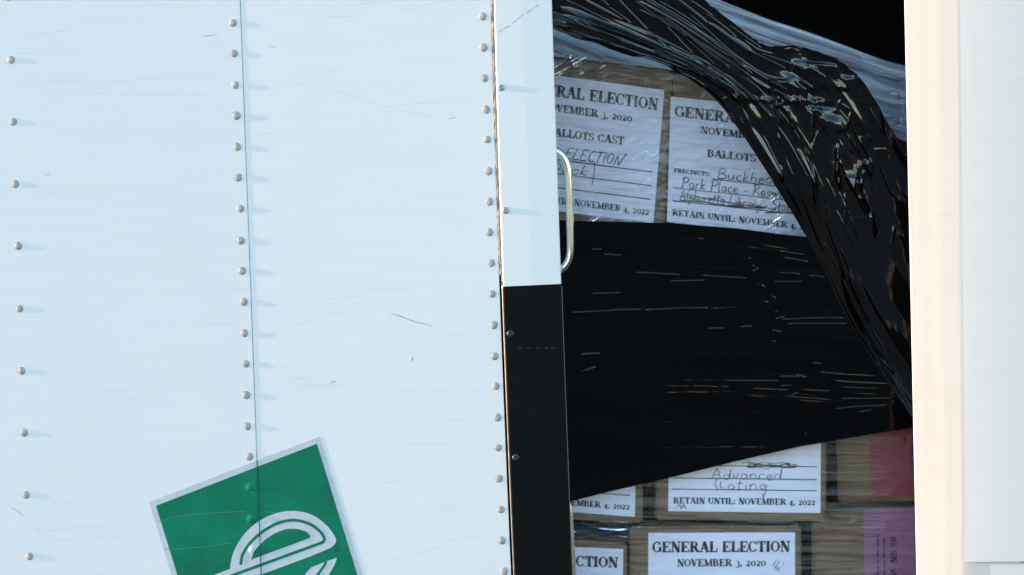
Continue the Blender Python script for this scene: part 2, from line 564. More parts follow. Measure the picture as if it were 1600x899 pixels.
grid('reflection_blocker', np.array(blocker_rows), M['blocker'], post, smooth=False)  # added, unseen: keeps the sunlit post return out of the black film's reflections
tag(post, 'sunlit rounded post at the right side of the doorway', None)

# outer sheet right of the post: rounded leading edge, cap plate near its foot, lower sheet
def outer(name, py0, py1, shift, y0, tilt, ny=20):
    rows = []
    for t in np.linspace(0, 1, ny):
        py = py0 + (py1 - py0) * t
        row = []
        xs = [0, 0.5, 1.5] + list(np.linspace(4, 150, 26)) + [260, 500, 900, 1500]
        for k, dx in enumerate(xs):
            x = post_r(py) + shift + dx
            y = y0 + 0.0016 - S * (0.055 * 60 * (1 - math.exp(-dx / 60.0)) + 0.022 * min(dx, 260)) 
            row.append(tuple(P(x, py + tilt * dx, y)))
        rows.append(row)
    V = np.array(rows)
    # a returned lower lip
    lip = V[-1].copy(); lip[:, 1] += 0.004
    V = np.concatenate([V, lip[None]], 0)
    o = grid(name, V, M['outer'], truck)
    mod = o.modifiers.new('edge', 'EDGE_SPLIT'); mod.split_angle = math.radians(35)
    return o
outer('side_panel', -700, 877, 3, 0.0, -0.004, 40)
outer('cap_plate', 828.5, 878.5, 0.5, -0.0016, -0.008, 8)
outer('side_panel', 880, 1130, 6, 0.0026, -0.008, 10)

# shell round the cargo
ZF, ZT = P(800, 1085).z, P(800, -690).z
XL, XR = P(-3600, 449).x, P(2980, 449).x
def slab(name, lo, hi, mat, parent=truck):
    bm = bmesh.new(); box_bm(bm, lo, hi)
    return finish(name, bm, M[mat], parent)
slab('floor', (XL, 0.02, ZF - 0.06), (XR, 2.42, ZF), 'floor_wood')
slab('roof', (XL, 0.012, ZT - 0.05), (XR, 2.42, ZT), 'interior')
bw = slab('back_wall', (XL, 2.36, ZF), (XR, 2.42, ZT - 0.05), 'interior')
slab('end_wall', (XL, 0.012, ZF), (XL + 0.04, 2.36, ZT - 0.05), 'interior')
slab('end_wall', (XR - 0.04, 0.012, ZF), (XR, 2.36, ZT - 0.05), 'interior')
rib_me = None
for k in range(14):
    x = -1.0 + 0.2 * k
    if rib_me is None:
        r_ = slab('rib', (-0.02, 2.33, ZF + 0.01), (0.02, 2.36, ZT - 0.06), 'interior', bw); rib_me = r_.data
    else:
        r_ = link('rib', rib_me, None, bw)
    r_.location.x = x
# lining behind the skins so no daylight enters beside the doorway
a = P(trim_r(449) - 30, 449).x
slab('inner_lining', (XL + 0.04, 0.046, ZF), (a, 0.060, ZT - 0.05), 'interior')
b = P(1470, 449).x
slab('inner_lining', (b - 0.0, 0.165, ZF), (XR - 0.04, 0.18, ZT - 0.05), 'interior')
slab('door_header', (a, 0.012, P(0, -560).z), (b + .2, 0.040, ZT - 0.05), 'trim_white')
slab('sill', (XL, 0.003, ZF - 0.16), (XR, 0.02, ZF - 0.0), 'trim_white')

# wheels and chassis that carry the box
slab('chassis', (XL + 0.3, 0.8, ZF - 0.30), (XR - 0.2, 1.6, ZF - 0.062), 'black_trim')
wheel_me = None
for wx in (XL + 1.0, XR - 0.75):
    for wy in (0.32, 2.05):
        if wheel_me is None:
            bm = bmesh.new()
            bmesh.ops.create_cone(bm, cap_ends=True, segments=32, radius1=0.40, radius2=0.40, depth=0.24)
            bmesh.ops.rotate(bm, verts=bm.verts[:], cent=(0, 0, 0), matrix=Matrix.Rotation(math.pi / 2, 3, 'X'))
            ed = [e for e in bm.edges if len(e.link_faces) == 2 and abs(e.calc_face_angle()) > 1]
            bmesh.ops.bevel(bm, geom=ed, offset=0.03, segments=3, affect='EDGES')
            w = finish('wheel', bm, M['black_trim'], truck); wheel_me = w.data
        else:
            w = link('wheel', wheel_me, None, truck)
        w.location = (wx, wy, -1.2)

# ------------------------------------------------------------------ scuffs and scratches on the skins
def surf(px, py):
    px = np.asarray(px, float); py = np.asarray(py, float)
    return np.where(px < seam(py) + 0.4, LAP, 0.0) + wav(px, py)

def ribbon(name, pts, width, mat, parent, off=0.00025, taper=True, n=None):
    n = n or max(8, len(pts) * 6)
    c = catmull(pts, n)
    d = np.gradient(c, axis=0); d /= np.linalg.norm(d, axis=1)[:, None] + 1e-9
    nn = np.stack([-d[:, 1], d[:, 0]], 1)
    w = width * (0.6 + 0.8 * vn(np.arange(n) * 0.7, 0.5, int(pts[0][0]))) * 0.5
    if taper:
        w = w * np.sin(np.linspace(0.12, math.pi - 0.12, n)) ** 0.6
    a = c + nn * w[:, None]; b = c - nn * w[:, None]
    V = np.stack([PN(a[:, 0], a[:, 1], surf(c[:, 0], c[:, 1]) - off), PN(b[:, 0], b[:, 1], surf(c[:, 0], c[:, 1]) - off)], 0)
    return grid(name, V, mat, parent)
scr = [([(610, 490), (622, 493), (640, 500), (648, 503), (662, 506), (679, 511)], 1.5, 'scratch', skin_b),
       ([(445, 588), (468, 591), (490, 595), (525, 598)], 0.9, 'scratch_faint', skin_b),
       ([(515, 600), (519, 597), (525, 597)], 1.6, 'scratch', skin_b),
       ([(643, 558), (645, 562), (644, 565)], 1.8, 'scratch', skin_b),
       ([(0, 62), (60, 55), (100, 48), (114, 47)], 1.1, 'scratch_faint', skin_a),
       ([(0, 128), (60, 125), (160, 130), (260, 121), (372, 125)], 1.1, 'scratch_faint', skin_a),
       ([(30, 140), (150, 146), (260, 148), (370, 152)], 0.9, 'scratch_faint', skin_a),
       ([(316, 57), (328, 56), (341, 54)], 1.1, 'scratch', skin_a),
       ([(12, 790), (40, 807), (66, 834), (90, 845), (130, 841), (180, 838), (228, 851), (252, 862)], 1.2, 'scratch_faint', skin_a),
       ([(15, 792), (28, 799), (36, 808)], 1.2, 'scratch', skin_a),
       ([(178, 620), (205, 622), (240, 629)], 0.9, 'scratch_faint', skin_a),
       ([(130, 777), (180, 776), (232, 779)], 0.8, 'scratch_faint', skin_a),
       ([(70, 273), (78, 273)], 1.2, 'scratch', skin_a),
       ([(382, 126), (470, 131), (540, 147), (590, 163), (640, 176), (690, 186), (712, 184)], 1.0, 'scratch_faint', skin_b),
       ([(700, 186), (712, 184)], 1.2, 'scratch', skin_b),
       ([(622, 17), (650, 12), (672, 7), (710, 0)], 1.2, 'scratch_faint', skin_b),
       ([(630, 164), (670, 161), (735, 161)], 1.2, 'scratch_faint', skin_b),
       ([(400, 211), (418, 209), (432, 206)], 1.3, 'scratch_faint', skin_b),
       ([(420, 73), (432, 74)], 1.1, 'scratch', skin_b),
       ([(545, 560), (600, 545), (640, 533), (760, 534)], 0.8, 'scratch_faint', skin_b),
       ([(425, 520), (460, 508), (510, 495), (590, 468)], 0.8, 'scratch_faint', skin_b),
       ([(560, 640), (600, 622), (640, 611), (770, 610)], 0.8, 'scratch_faint', skin_b),
       ([(585, 755), (610, 755), (640, 756)], 0.9, 'scratch_faint', skin_b),
       ([(590, 880), (650, 868), (720, 840), (772, 840)], 0.8, 'scratch_faint', skin_b),
       ([(40, 580), (120, 583), (230, 582)], 0.9, 'scratch_faint', skin_a),
       ([(60, 832), (88, 829), (112, 829)], 0.9, 'scratch_faint', skin_a),
       ([(310, 505), (345, 506), (368, 506)], 0.9, 'scratch_faint', skin_a)]
rs = random.Random(21)
for k in range(46):
    x0 = rs.uniform(0, 690); y0 = rs.uniform(0, 890); ln = rs.uniform(25, 150)
    if seam(y0) - ln - 16 < x0 < seam(y0) + 8 or (200 < x0 + ln and x0 < 600 and y0 > 670):
        continue
    if x0 + ln > 745: ln = 745 - x0
    if ln < 12: continue
    sl_ = rs.uniform(-0.07, 0.03)
    scr.append(([(x0, y0), (x0 + ln * .5, y0 + ln * .5 * sl_ + rs.uniform(-1.2, 1.2)), (x0 + ln, y0 + ln * sl_)], rs.uniform(0.5, 1.0), 'scratch_faint', skin_a if x0 < seam(y0) else skin_b))
for k, (pts, w, mt, par) in enumerate(scr):
    ribbon('scratch', pts, w, M[mt], par, off=0.00004 + 0.0000015 * k)
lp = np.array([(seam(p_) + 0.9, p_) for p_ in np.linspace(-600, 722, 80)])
grid('lap_shade_line', np.stack([PN(lp[:, 0] + s_, lp[:, 1], 0.0 + wav(lp[:, 0], lp[:, 1]) - 0.00010) for s_ in (-0.6, 0.6)], 0), M['lap_shade'], skin_a)  # dark ribbon painted in for the thin lap edge turned from the sun
def trim_ribbon(pts, w, mt, par):
    n = max(10, len(pts) * 6)
    c = catmull(pts, n)
    V = np.stack([PN(c[:, 0], c[:, 1] - w / 2, -0.00645), PN(c[:, 0], c[:, 1] + w / 2, -0.00645)], 0)
    grid('scratch', V, M[mt], par)
for a_, b_ in (((779, 50), (786, 46)), ((787, 45), (798, 40)), ((799, 38), (808, 31)), ((809, 30), (818, 22)), ((822, 21), (834, 13)), ((836, 12), (842, 8))):
    trim_ribbon([a_, ((a_[0] + b_[0]) / 2, (a_[1] + b_[1]) / 2), b_], 1.3, 'scratch', door_edge)
for x in (810, 823, 838, 851, 861):
    trim_ribbon([(x, 544), (x + 3, 543.7), (x + 6, 543.5)], 1.0, 'scratch_dark', door_edge_b)

def gather(parent, name='scuff_marks'):
    """join the little wear marks of one surface into one part per paint"""
    by = {}
    for o in [o for o in list(col.objects) if o.parent is parent and o.name.startswith('scratch')]:
        by.setdefault(o.data.materials[0].name, []).append(o)
    for mn, obs in by.items():
        bm = bmesh.new()
        for o in obs:
            bm.from_mesh(o.data)
        me = bpy.data.meshes.new(name); bm.to_mesh(me); bm.free()
        mt = obs[0].data.materials[0]
        for o in obs:
            d_ = o.data
            bpy.data.objects.remove(o); bpy.data.meshes.remove(d_)
        n_ = link(name, me, mt, parent, smooth=True)
        n_['kind'] = 'stuff'
for p_ in (skin_a, skin_b, door_edge, door_edge_b):
    gather(p_)

# ------------------------------------------------------------------ green decal
decal = empty('decal'); decal.parent = truck
decal.name = 'decal'
OC, DU, DV = np.array([233., 785.]), np.array([267., -103.]), np.array([84., 272.])
riv2 = np.array(col2)
def dsurf(px, py, off):
    px = np.asarray(px, float); py = np.asarray(py, float)
    s = sstep(0.2, 1.6, px - seam(py))
    y = LAP * (1 - s) + wav(px, py)
    for rx, ry in riv2:
        d2 = ((px - rx) ** 2 + (py - ry) ** 2)
        y = y - 0.0024 * np.clip(1 - d2 / 7.2 ** 2, 0, 1) ** 0.8
    # a faint fold line where the vinyl bridges the lap
    return y - off
def dgrid(name, u0, u1, v0, v1, off, mat, n=150):
    u, v = np.meshgrid(np.linspace(u0, u1, n), np.linspace(v0, v1, n))
    px = OC[0] + DU[0] * u + DV[0] * v; py = OC[1] + DU[1] * u + DV[1] * v
    return grid(name, PN(px, py, dsurf(px, py, off)), mat, decal)
dgrid('decal_border', 0, 1, 0, 1, 0.0003, M['vinyl_white'])
dgrid('decal_face', 0.030, 0.972, 0.032, 0.968, 0.0006, M['green'])
ZS = 3.7625
def zp(l): return [(200 + x / ZS, 660 + y / ZS) for x, y in l]
def fill(name, pts, off, mat):
    bm = bmesh.new()
    vs = [bm.verts.new((x, y, 0)) for x, y in pts]
    f = bm.faces.new(vs)
    bmesh.ops.triangulate(bm, faces=[f])
    for it in range(6):
        lg = [e for e in bm.edges if e.calc_length() > 3.2]
        if not lg: break
        bmesh.ops.subdivide_edges(bm, edges=lg, cuts=1)
        bmesh.ops.triangulate(bm, faces=bm.faces[:])
    co = np.array([v.co[:2] for v in bm.verts])
    W = PN(co[:, 0], co[:, 1], dsurf(co[:, 0], co[:, 1], off))
    for v, w in zip(bm.verts, W):
        v.co = w
    me = bpy.data.meshes.new(name); bm.to_mesh(me); bm.free()
    return link(name, me, mat, decal, smooth=True)
def stroke(name, pts, w, off, mat, n=160):
    c = catmull(pts, n)
    d = np.gradient(c, axis=0); d /= np.linalg.norm(d, axis=1)[:, None]
    nn = np.stack([-d[:, 1], d[:, 0]], 1) * w / 2
    a, b = c + nn, c - nn
    V = np.stack([PN(q[:, 0], q[:, 1], dsurf(q[:, 0], q[:, 1], off)) for q in (a, c, b)], 0)
    return grid(name, V, mat, decal)
outer_arc = catmull(zp([(600, 862), (607, 812), (632, 738), (690, 650), (770, 582), (855, 540), (950, 522), (1035, 529), (1105, 557), (1165, 604), (1206, 655), (1223, 690), (1216, 716), (1190, 740)]), 50)
white = [tuple(p) for p in outer_arc] + zp([(1060, 794), (775, 898), (600, 962), (440, 1020), (300, 1072), (292, 1038), (310, 985), (400, 938), (510, 896)])
fill('letter_e', white, 0.0009, M['vinyl_white'])
stroke('letter_line', zp([(662, 838), (676, 775), (722, 706), (795, 641), (875, 596), (950, 577), (1015, 581), (1078, 604), (1126, 640), (1153, 678), (1148, 702), (1112, 718), (1000, 759), (800, 832), (640, 891), (480, 950), (330, 1005)]), 4.6, 0.0012, M['green'])
counter = catmull(zp([(1068, 680), (1070, 668), (1045, 643), (1000, 629), (940, 627), (870, 650), (808, 690), (760, 736), (735, 776), (725, 808)]), 40)
fill('letter_counter', [tuple(p) for p in counter], 0.0012, M['green'])
tail = catmull(zp([(1228, 796), (1217, 832), (1192, 878), (1150, 940), (1085, 1010), (1000, 1070), (900, 1110), (800, 1125), (700, 1110)]), 40)
fill('letter_e_tail', [tuple(p) for p in tail] + zp([(720, 1060), (800, 1062), (880, 1040), (960, 990), (1020, 930), (1045, 890), (1078, 853), (1135, 830)]), 0.0009, M['vinyl_white'])
stroke('letter_line', zp([(1166, 818), (1150, 848), (1105, 908), (1040, 975), (960, 1030), (880, 1070), (800, 1085), (730, 1082)]), 4.2, 0.0012, M['green'], 60)
def dribbon(pts, w, off, mt):
    n = 60
    c = catmull(pts, n)
    V = np.stack([PN(c[:, 0], c[:, 1] + s, dsurf(c[:, 0], c[:, 1], off)) for s in (-w / 2, w / 2)], 0)
    grid('scratch', V, M[mt], decal)
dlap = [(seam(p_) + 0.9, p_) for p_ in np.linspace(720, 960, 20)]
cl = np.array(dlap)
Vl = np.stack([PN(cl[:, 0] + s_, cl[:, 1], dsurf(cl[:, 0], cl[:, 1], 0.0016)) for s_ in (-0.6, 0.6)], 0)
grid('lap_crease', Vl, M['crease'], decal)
dribbon([(523, 862), (527, 859.5), (531, 858)], 1.6, 0.0015, 'ink')
dribbon(zp([(180, 585), (260, 560), (420, 540), (560, 530), (690, 525)]), 0.9, 0.00085, 'green_scuff')
dribbon(zp([(210, 745), (330, 742), (480, 728), (600, 710)]), 0.9, 0.00085, 'green_scuff')
dribbon(zp([(790, 525), (860, 530), (940, 520)]), 0.9, 0.00085, 'green_scuff')

gather(decal)

# ------------------------------------------------------------------ lettering
def ln(x0, y0, x1, y1, w): return ('l', x0, y0, x1, y1, w)
def serif(x, y, w=0.40): return ('l', x - w / 2, y + (0.045 if y < .5 else -0.045), x + w / 2, y + (0.045 if y < .5 else -0.045), 0.09)
def stem(x, w=0.20, y0=0, y1=1): return [ln(x, y0, x, y1, w), serif(x, y0, w + .2), serif(x, y1, w + .2)]
def arc(cx, cy, rx, ry, a0, a1, wt=0.20, wn_=0.08): return ('a', cx, cy, rx, ry, a0, a1, wt, wn_)
GL = {
 'G': (.95, [arc(.45, .5, .36, .46, 38, 335), ln(.78, .05, .78, .42, .19), ln(.60, .44, .95, .44, .09), ln(.76, .68, .76, 1, .07)]),
 'E': (.88, stem(.22) + [ln(.2, .955, .8, .955, .09), ln(.2, .045, .84, .045, .09), ln(.2, .5, .56, .5, .09), ln(.78, .72, .78, 1, .08), ln(.81, 0, .81, .30, .08), ln(.56, .36, .56, .64, .08)]),
 'N': (1.0, [ln(.17, 0, .17, 1, .09), ln(.83, 0, .83, 1, .09), ln(.17, 1, .83, 0, .22), serif(.17, 0, .36), serif(.17, 1, .34), serif(.83, 1, .36)]),
 'R': (.98, stem(.22) + [arc(.44, .745, .27, .21, -90, 90), ln(.2, .955, .46, .955, .09), ln(.2, .52, .46, .52, .09), ln(.5, .5, .82, .04, .19), ln(.74, .045, 1.0, .045, .09)]),
 'A': (.98, [ln(.14, 0, .46, 1, .09), ln(.48, 1, .82, 0, .21), ln(.25, .34, .68, .34, .08), serif(.14, 0, .32), serif(.82, 0, .36)]),
 'L': (.84, stem(.22) + [ln(.2, .045, .8, .045, .09), ln(.78, 0, .78, .34, .09)]),
 'C': (.88, [arc(.46, .5, .37, .46, 42, 318), ln(.78, .66, .78, 1, .07), ln(.78, .04, .78, .26, .05)]),
 'T': (.86, [ln(.43, 0, .43, 1, .20), serif(.43, 0, .42), ln(.03, .955, .83, .955, .09), ln(.06, .68, .06, 1, .08), ln(.80, .68, .80, 1, .08)]),
 'I': (.46, stem(.22)),
 'O': (.96, [arc(.47, .5, .37, .46, 0, 360)]),
 'V': (.96, [ln(.15, 1, .48, 0, .21), ln(.48, 0, .80, 1, .09), serif(.15, 1, .38), serif(.80, 1, .32)]),
 'M': (1.2, [ln(.17, 0, .17, 1, .09), ln(1.0, 0, 1.0, 1, .20), ln(.18, 1, .56, .05, .20), ln(.56, .05, .98, 1, .09), serif(.17, 0, .34), serif(1.0, 0, .42), serif(.14, 1, .28), serif(1.04, 1, .34)]),
 'B': (.92, stem(.22) + [arc(.44, .745, .25, .21, -90, 90), arc(.46, .275, .30, .235, -90, 90), ln(.2, .955, .46, .955, .09), ln(.2, .515, .48, .515, .09), ln(.2, .04, .48, .04, .09)]),
 'S': (.74, [arc(.36, .73, .25, .23, 30, 270, .15, .1), arc(.36, .265, .27, .22, -150, 90, .15, .1), ln(.62, .68, .62, 1, .07), ln(.08, 0, .08, .32, .07)]),
 'P': (.86, stem(.22) + [arc(.44, .71, .28, .245, -90, 90), ln(.2, .955, .46, .955, .09), ln(.2, .465, .46, .465, .09)]),
 'U': (.98, [ln(.22, .35, .22, 1, .20), ln(.80, .35, .80, 1, .09), arc(.51, .36, .29, .32, 180, 360, .14, .11), serif(.22, 1, .40), serif(.80, 1, .34)]),
 '3': (.66, [arc(.30, .50, .20, .19, -80, 140, .15, .08), arc(.30, .06, .24, .26, -150, 85, .17, .08)]),
 '2': (.68, [arc(.32, .52, .21, .20, -35, 165, .16, .08), ln(.49, .40, .10, .06, .12), ln(.06, .07, .60, .07, .13)]),
 '0': (.72, [arc(.35, .36, .26, .34, 0, 360, .17, .08)]),
 '4': (.70, [ln(.46, -.25, .46, .72, .17), ln(.46, .72, .06, .10, .08), ln(.04, .10, .66, .10, .10)]),
 ',': (.34, [ln(.15, .16, .15, 0, .17), ln(.17, .02, .08, -.16, .09)]),
 ':': (.36, [ln(.16, .02, .16, .18, .17), ln(.16, .48, .16, .64, .17)]),
 '8': (.66, [arc(.32, .73, .2, .2, 0, 360, .14, .08), arc(.32, .27, .24, .24, 0, 360, .15, .08)]),
 '5': (.66, [ln(.14, .95, .56, .95, .1), ln(.14, .5, .14, .95, .08), arc(.3, .29, .25, .27, -140, 110, .16, .08)]),
 ' ': (.42, []),
}
def twidth(s, track): return sum(GL[c][0] + track for c in s) - track

def text_quads(s, x, y, h, width=None, track=0.04, stretch=1.0, jit=None):
    """list of quads (4 points) in label coordinates; x left, y baseline, h cap height; y grows downwards"""
    k = h * stretch
    if width:
        k = width / twidth(s, track)
    out = []
    for c in s:
        w, prims = GL[c]
        for p in prims:
            if p[0] == 'l':
                _, x0, y0, x1, y1, wd = p
                dx, dy = x1 - x0, y1 - y0
                L = math.hypot(dx, dy) or 1
                wd *= 1.5 if wd > .12 else 1.3
                nx, ny = -dy / L * wd / 2, dx / L * wd / 2
                n = 2 if L > .4 else 1
                for i in range(n):
                    ax, ay = x0 + dx * i / n, y0 + dy * i / n
                    bx, by = x0 + dx * (i + 1) / n, y0 + dy * (i + 1) / n
                    out.append([(ax + nx, ay + ny), (bx + nx, by + ny), (bx - nx, by - ny), (ax - nx, ay - ny)])
            else:
                _, cx, cy, rx, ry, a0, a1, wt, wn2 = p
                n = max(6, int(abs(a1 - a0) / 22))
                prev = None
                for i in range(n + 1):
                    a = math.radians(a0 + (a1 - a0) * i / n)
                    ca, sa = math.cos(a), math.sin(a)
                    wd = (wn2 + (wt - wn2) * abs(ca) ** 1.3) * 1.36
                    po = ((cx + (rx + wd / 2) * ca), cy + (ry + min(wd, .1) / 2) * sa)
                    pi_ = ((cx + (rx - wd / 2) * ca), cy + (ry - min(wd, .1) / 2) * sa)
                    if prev: out.append([prev[0], po, pi_, prev[1]])
                    prev = (po, pi_)
        for q in out[-0:]: pass
        yield_x = x
        while out:
            q = out.pop(0)
            yield [(yield_x + px * k, y - py * h) for px, py in q]
        x += (w + track) * k

# handwriting: single-stroke letters, x-height .5, ascender 1
HW = {
 'E': (.62, [[(.55, .95), (.15, .92), (.08, .5), (.05, .02), (.55, .05)], [(.08, .5), (.42, .53)]]),
 'L': (.6, [[(.2, 1), (.1, .5), (.05, .03), (.55, .08)]]),
 'C': (.6, [[(.55, .85), (.3, .95), (.08, .6), (.1, .2), (.35, .02), (.55, .12)]]),
 'T': (.6, [[(0, .92), (.65, .98)], [(.33, .95), (.25, .4), (.22, 0)]]),
 'I': (.25, [[(.15, .95), (.08, 0)]]),
 'O': (.62, [[(.3, .95), (.08, .7), (.08, .25), (.3, .03), (.52, .3), (.52, .75), (.3, .95)]]),
 'N': (.75, [[(.05, 0), (.15, .9)], [(.15, .9), (.45, .05)], [(.45, .05), (.85, 1.15)]]),
 'B': (.6, [[(.08, 0), (.12, .95), (.45, .85), (.4, .6), (.15, .5), (.5, .4), (.48, .08), (.08, 0)]]),
 'P': (.55, [[(.08, -.05), (.15, .95)], [(.0, .85), (.3, 1.0), (.55, .8), (.45, .55), (.12, .48)]]),
 'R': (.6, [[(.08, 0), (.14, .95)], [(.0, .88), (.35, 1), (.5, .75), (.15, .5), (.35, .25), (.6, 0)]]),
 'A': (.62, [[(.05, 0), (.3, .95), (.55, 0)], [(.12, .35), (.5, .38)]]),
 'V': (.6, [[(.1, 1.0), (.0, .55), (.12, .1), (.25, .0)], [(.3, .75), (.28, .3), (.42, .1)]]),
 'S': (.5, [[(.45, .85), (.2, .95), (.08, .7), (.35, .45), (.4, .15), (.05, .05)]]),
 'D': (.6, [[(.1, 0), (.1, .95), (.5, .75), (.52, .25), (.1, 0)]]),
 'a': (.46, [[(.38, .48), (.15, .5), (.05, .2), (.2, .0), (.36, .2), (.38, .48), (.36, .1), (.46, .02)]]),
 'b': (.46, [[(.08, 1), (.08, .02), (.3, .05), (.4, .3), (.22, .5), (.08, .3)]]),
 'c': (.38, [[(.35, .42), (.18, .5), (.05, .25), (.15, .02), (.38, .08)]]),
 'd': (.48, [[(.36, .45), (.12, .45), (.05, .15), (.22, 0), (.36, .2), (.42, 1.0), (.4, .05)]]),
 'e': (.4, [[(.06, .25), (.34, .3), (.28, .5), (.08, .4), (.08, .1), (.25, 0), (.4, .1)]]),
 'g': (.46, [[(.36, .45), (.12, .48), (.06, .2), (.22, .08), (.38, .42), (.36, -.2), (.28, -.7), (.22, -.3)]]),
 'h': (.44, [[(.08, 1), (.06, 0)], [(.07, .3), (.22, .5), (.34, .38), (.36, 0)]]),
 'i': (.2, [[(.1, .5), (.08, 0)], [(.12, .68), (.14, .72)]]),
 'k': (.42, [[(.08, 1), (.06, 0)], [(.34, .5), (.08, .22), (.38, 0)]]),
 'l': (.22, [[(.1, 1), (.08, .05), (.2, .02)]]),
 'n': (.46, [[(.06, .48), (.06, 0)], [(.06, .3), (.22, .5), (.36, .35), (.38, 0)]]),
 'o': (.42, [[(.2, .5), (.05, .25), (.2, 0), (.36, .25), (.2, .5)]]),
 'p': (.46, [[(.08, .5), (.04, -.4)], [(.06, .3), (.24, .5), (.4, .28), (.22, .02), (.06, .12)]]),
 'r': (.36, [[(.08, .5), (.06, 0)], [(.07, .28), (.2, .46), (.34, .44)]]),
 's': (.34, [[(.3, .45), (.12, .48), (.08, .32), (.28, .2), (.22, .02), (.04, .04)]]),
 't': (.34, [[(.16, .85), (.12, .08), (.28, .02)], [(0, .52), (.34, .56)]]),
 'u': (.46, [[(.06, .5), (.06, .1), (.24, .02), (.36, .3), (.38, .5), (.38, .05)]]),
 'v': (.42, [[(.04, .5), (.18, .02), (.38, .52)]]),
 'w': (.56, [[(.04, .5), (.14, .02), (.28, .4), (.38, .02), (.54, .5)]]),
 'y': (.44, [[(.05, .5), (.12, .15), (.32, .2)], [(.38, .5), (.3, -.1), (.1, -.4)]]),
 '-': (.4, [[(.04, .3), (.34, .33)]]),
 ' ': (.28, []),
}
def hand_quads(s, x, y, h, w=1.3, slant=0.12, width=None, seed=1):
    r = random.Random(seed)
    tw = sum(HW[c][0] + .06 for c in s)
    k = (width / tw) if width else h
    for c in s:
        ww, strokes = HW[c]
        dy = r.uniform(-.05, .05) * h
        for st in strokes:
            yield from line_quads([(x + (px + slant * py) * k, y + dy - py * h) for px, py in st], w)
        x += (ww + .06) * k
def line_quads(pts, w, n=None):
    c = catmull(pts, n or max(3, 4 * (len(pts) - 1) + 1)) if len(pts) > 2 else np.linspace(pts[0], pts[1], 8)
    d = np.gradient(c, axis=0); d /= np.linalg.norm(d, axis=1)[:, None] + 1e-9
    press = (0.72 + 0.6 * vn(c[:, 0] * 0.21, c[:, 1] * 0.21, 17))[:, None]
    nn = np.stack([-d[:, 1], d[:, 0]], 1) * w / 2 * press
    a, b = c + nn, c - nn
    for i in range(len(c) - 1):
        yield [tuple(a[i]), tuple(a[i + 1]), tuple(b[i + 1]), tuple(b[i])]

# ------------------------------------------------------------------ boxes
DEEP = 0.10          # how far the load stands behind the doorway
def lerp(a, b, t): return a + (b - a) * t
def bil(q, u, v):
    q = np.array(q, float)
    u = np.asarray(u)[..., None]; v = np.asarray(v)[..., None]
    return (q[0] * (1 - u) + q[1] * u) * (1 - v) + (q[3] * (1 - u) + q[2] * u) * v

CARTONS = 'cardboard ballot boxes stacked behind film'
def carton(label, q, y, back=0.34):
    """q: front corners TL TR BR BL in photo pixels on the plane at depth y"""
    e = empty('cardboard_box')
    tag(e, label, 'box', CARTONS)
    fr = [P(px, py, y) for px, py in q]
    bm = bmesh.new()
    a = [bm.verts.new(v) for v in fr]
    b = [bm.verts.new((v.x, y + back, v.z)) for v in fr]
    bm.faces.new(a); bm.faces.new(b[::-1])
    for i in range(4):
        bm.faces.new([a[i], b[i], b[(i + 1) % 4], a[(i + 1) % 4]])
    bmesh.ops.bevel(bm, geom=bm.edges[:], offset=0.004, segments=2, affect='EDGES')
    finish('carton', bm, M['card'], e)
    e['front'] = y
    return e

def sheet(parent, q, y, mat, quads_print=(), quads_pen=(), W=237.0, H=195.0, seed=0, wavy=0.0012, nm='paper_label', mark=(), scrawl=()):
    def f(u, v):
        p = bil(q, u, v)
        dy = wavy * (vn(u * 3.1 + seed, v * 3.7, seed + 11) - 0.5) * 2 - wavy - 0.0008
        return p, dy
    u, v = np.meshgrid(np.linspace(0, 1, 30), np.linspace(0, 1, 24))
    p, dy = f(u, v)
    o = grid(nm, PN(p[..., 0], p[..., 1], y + dy), mat, parent)
    for nm2, quads, off, mt in (('printed_text', list(quads_print), 0.0007, 'ink'), ('handwriting', list(quads_pen), 0.0009, 'pen'), ('pen_mark', list(mark), 0.0009, 'pen'), ('scribble', list(scrawl), 0.0010, 'pen')):
        if not quads: continue
        A = np.array(quads)                      # n,4,2
        uu, vv = A[..., 0] / W, A[..., 1] / H
        p, dy = f(uu, vv)
        V = PN(p[..., 0], p[..., 1], y + dy - off).reshape(-1, 3)
        F = [tuple(range(4 * i, 4 * i + 4)) for i in range(len(A))]
        pydata(nm2, V, F, M[mt], o)
    return o

def print_lines(with_prec=True, head=True):
    L = []
    L += text_quads('GENERAL ELECTION', 7, 30, 16.5, width=222)
    L += text_quads('NOVEMBER 3, 2020', 47, 52, 11, width=143)
    L += text_quads('BALLOTS CAST', 58, 87, 11.5, width=122)
    if with_prec:
        L += text_quads('PRECINCTS:', 8, 117, 6.5, width=56)
    L += line_quads([(66, 121), (229, 121)], 1.5)
    L += line_quads([(8, 141), (229, 141)], 1.5)
    L += line_quads([(8, 161), (229, 161)], 1.5)
    L += text_quads('RETAIN UNTIL: NOVEMBER 4, 2022', 8, 184, 9.6, width=221)
    return L

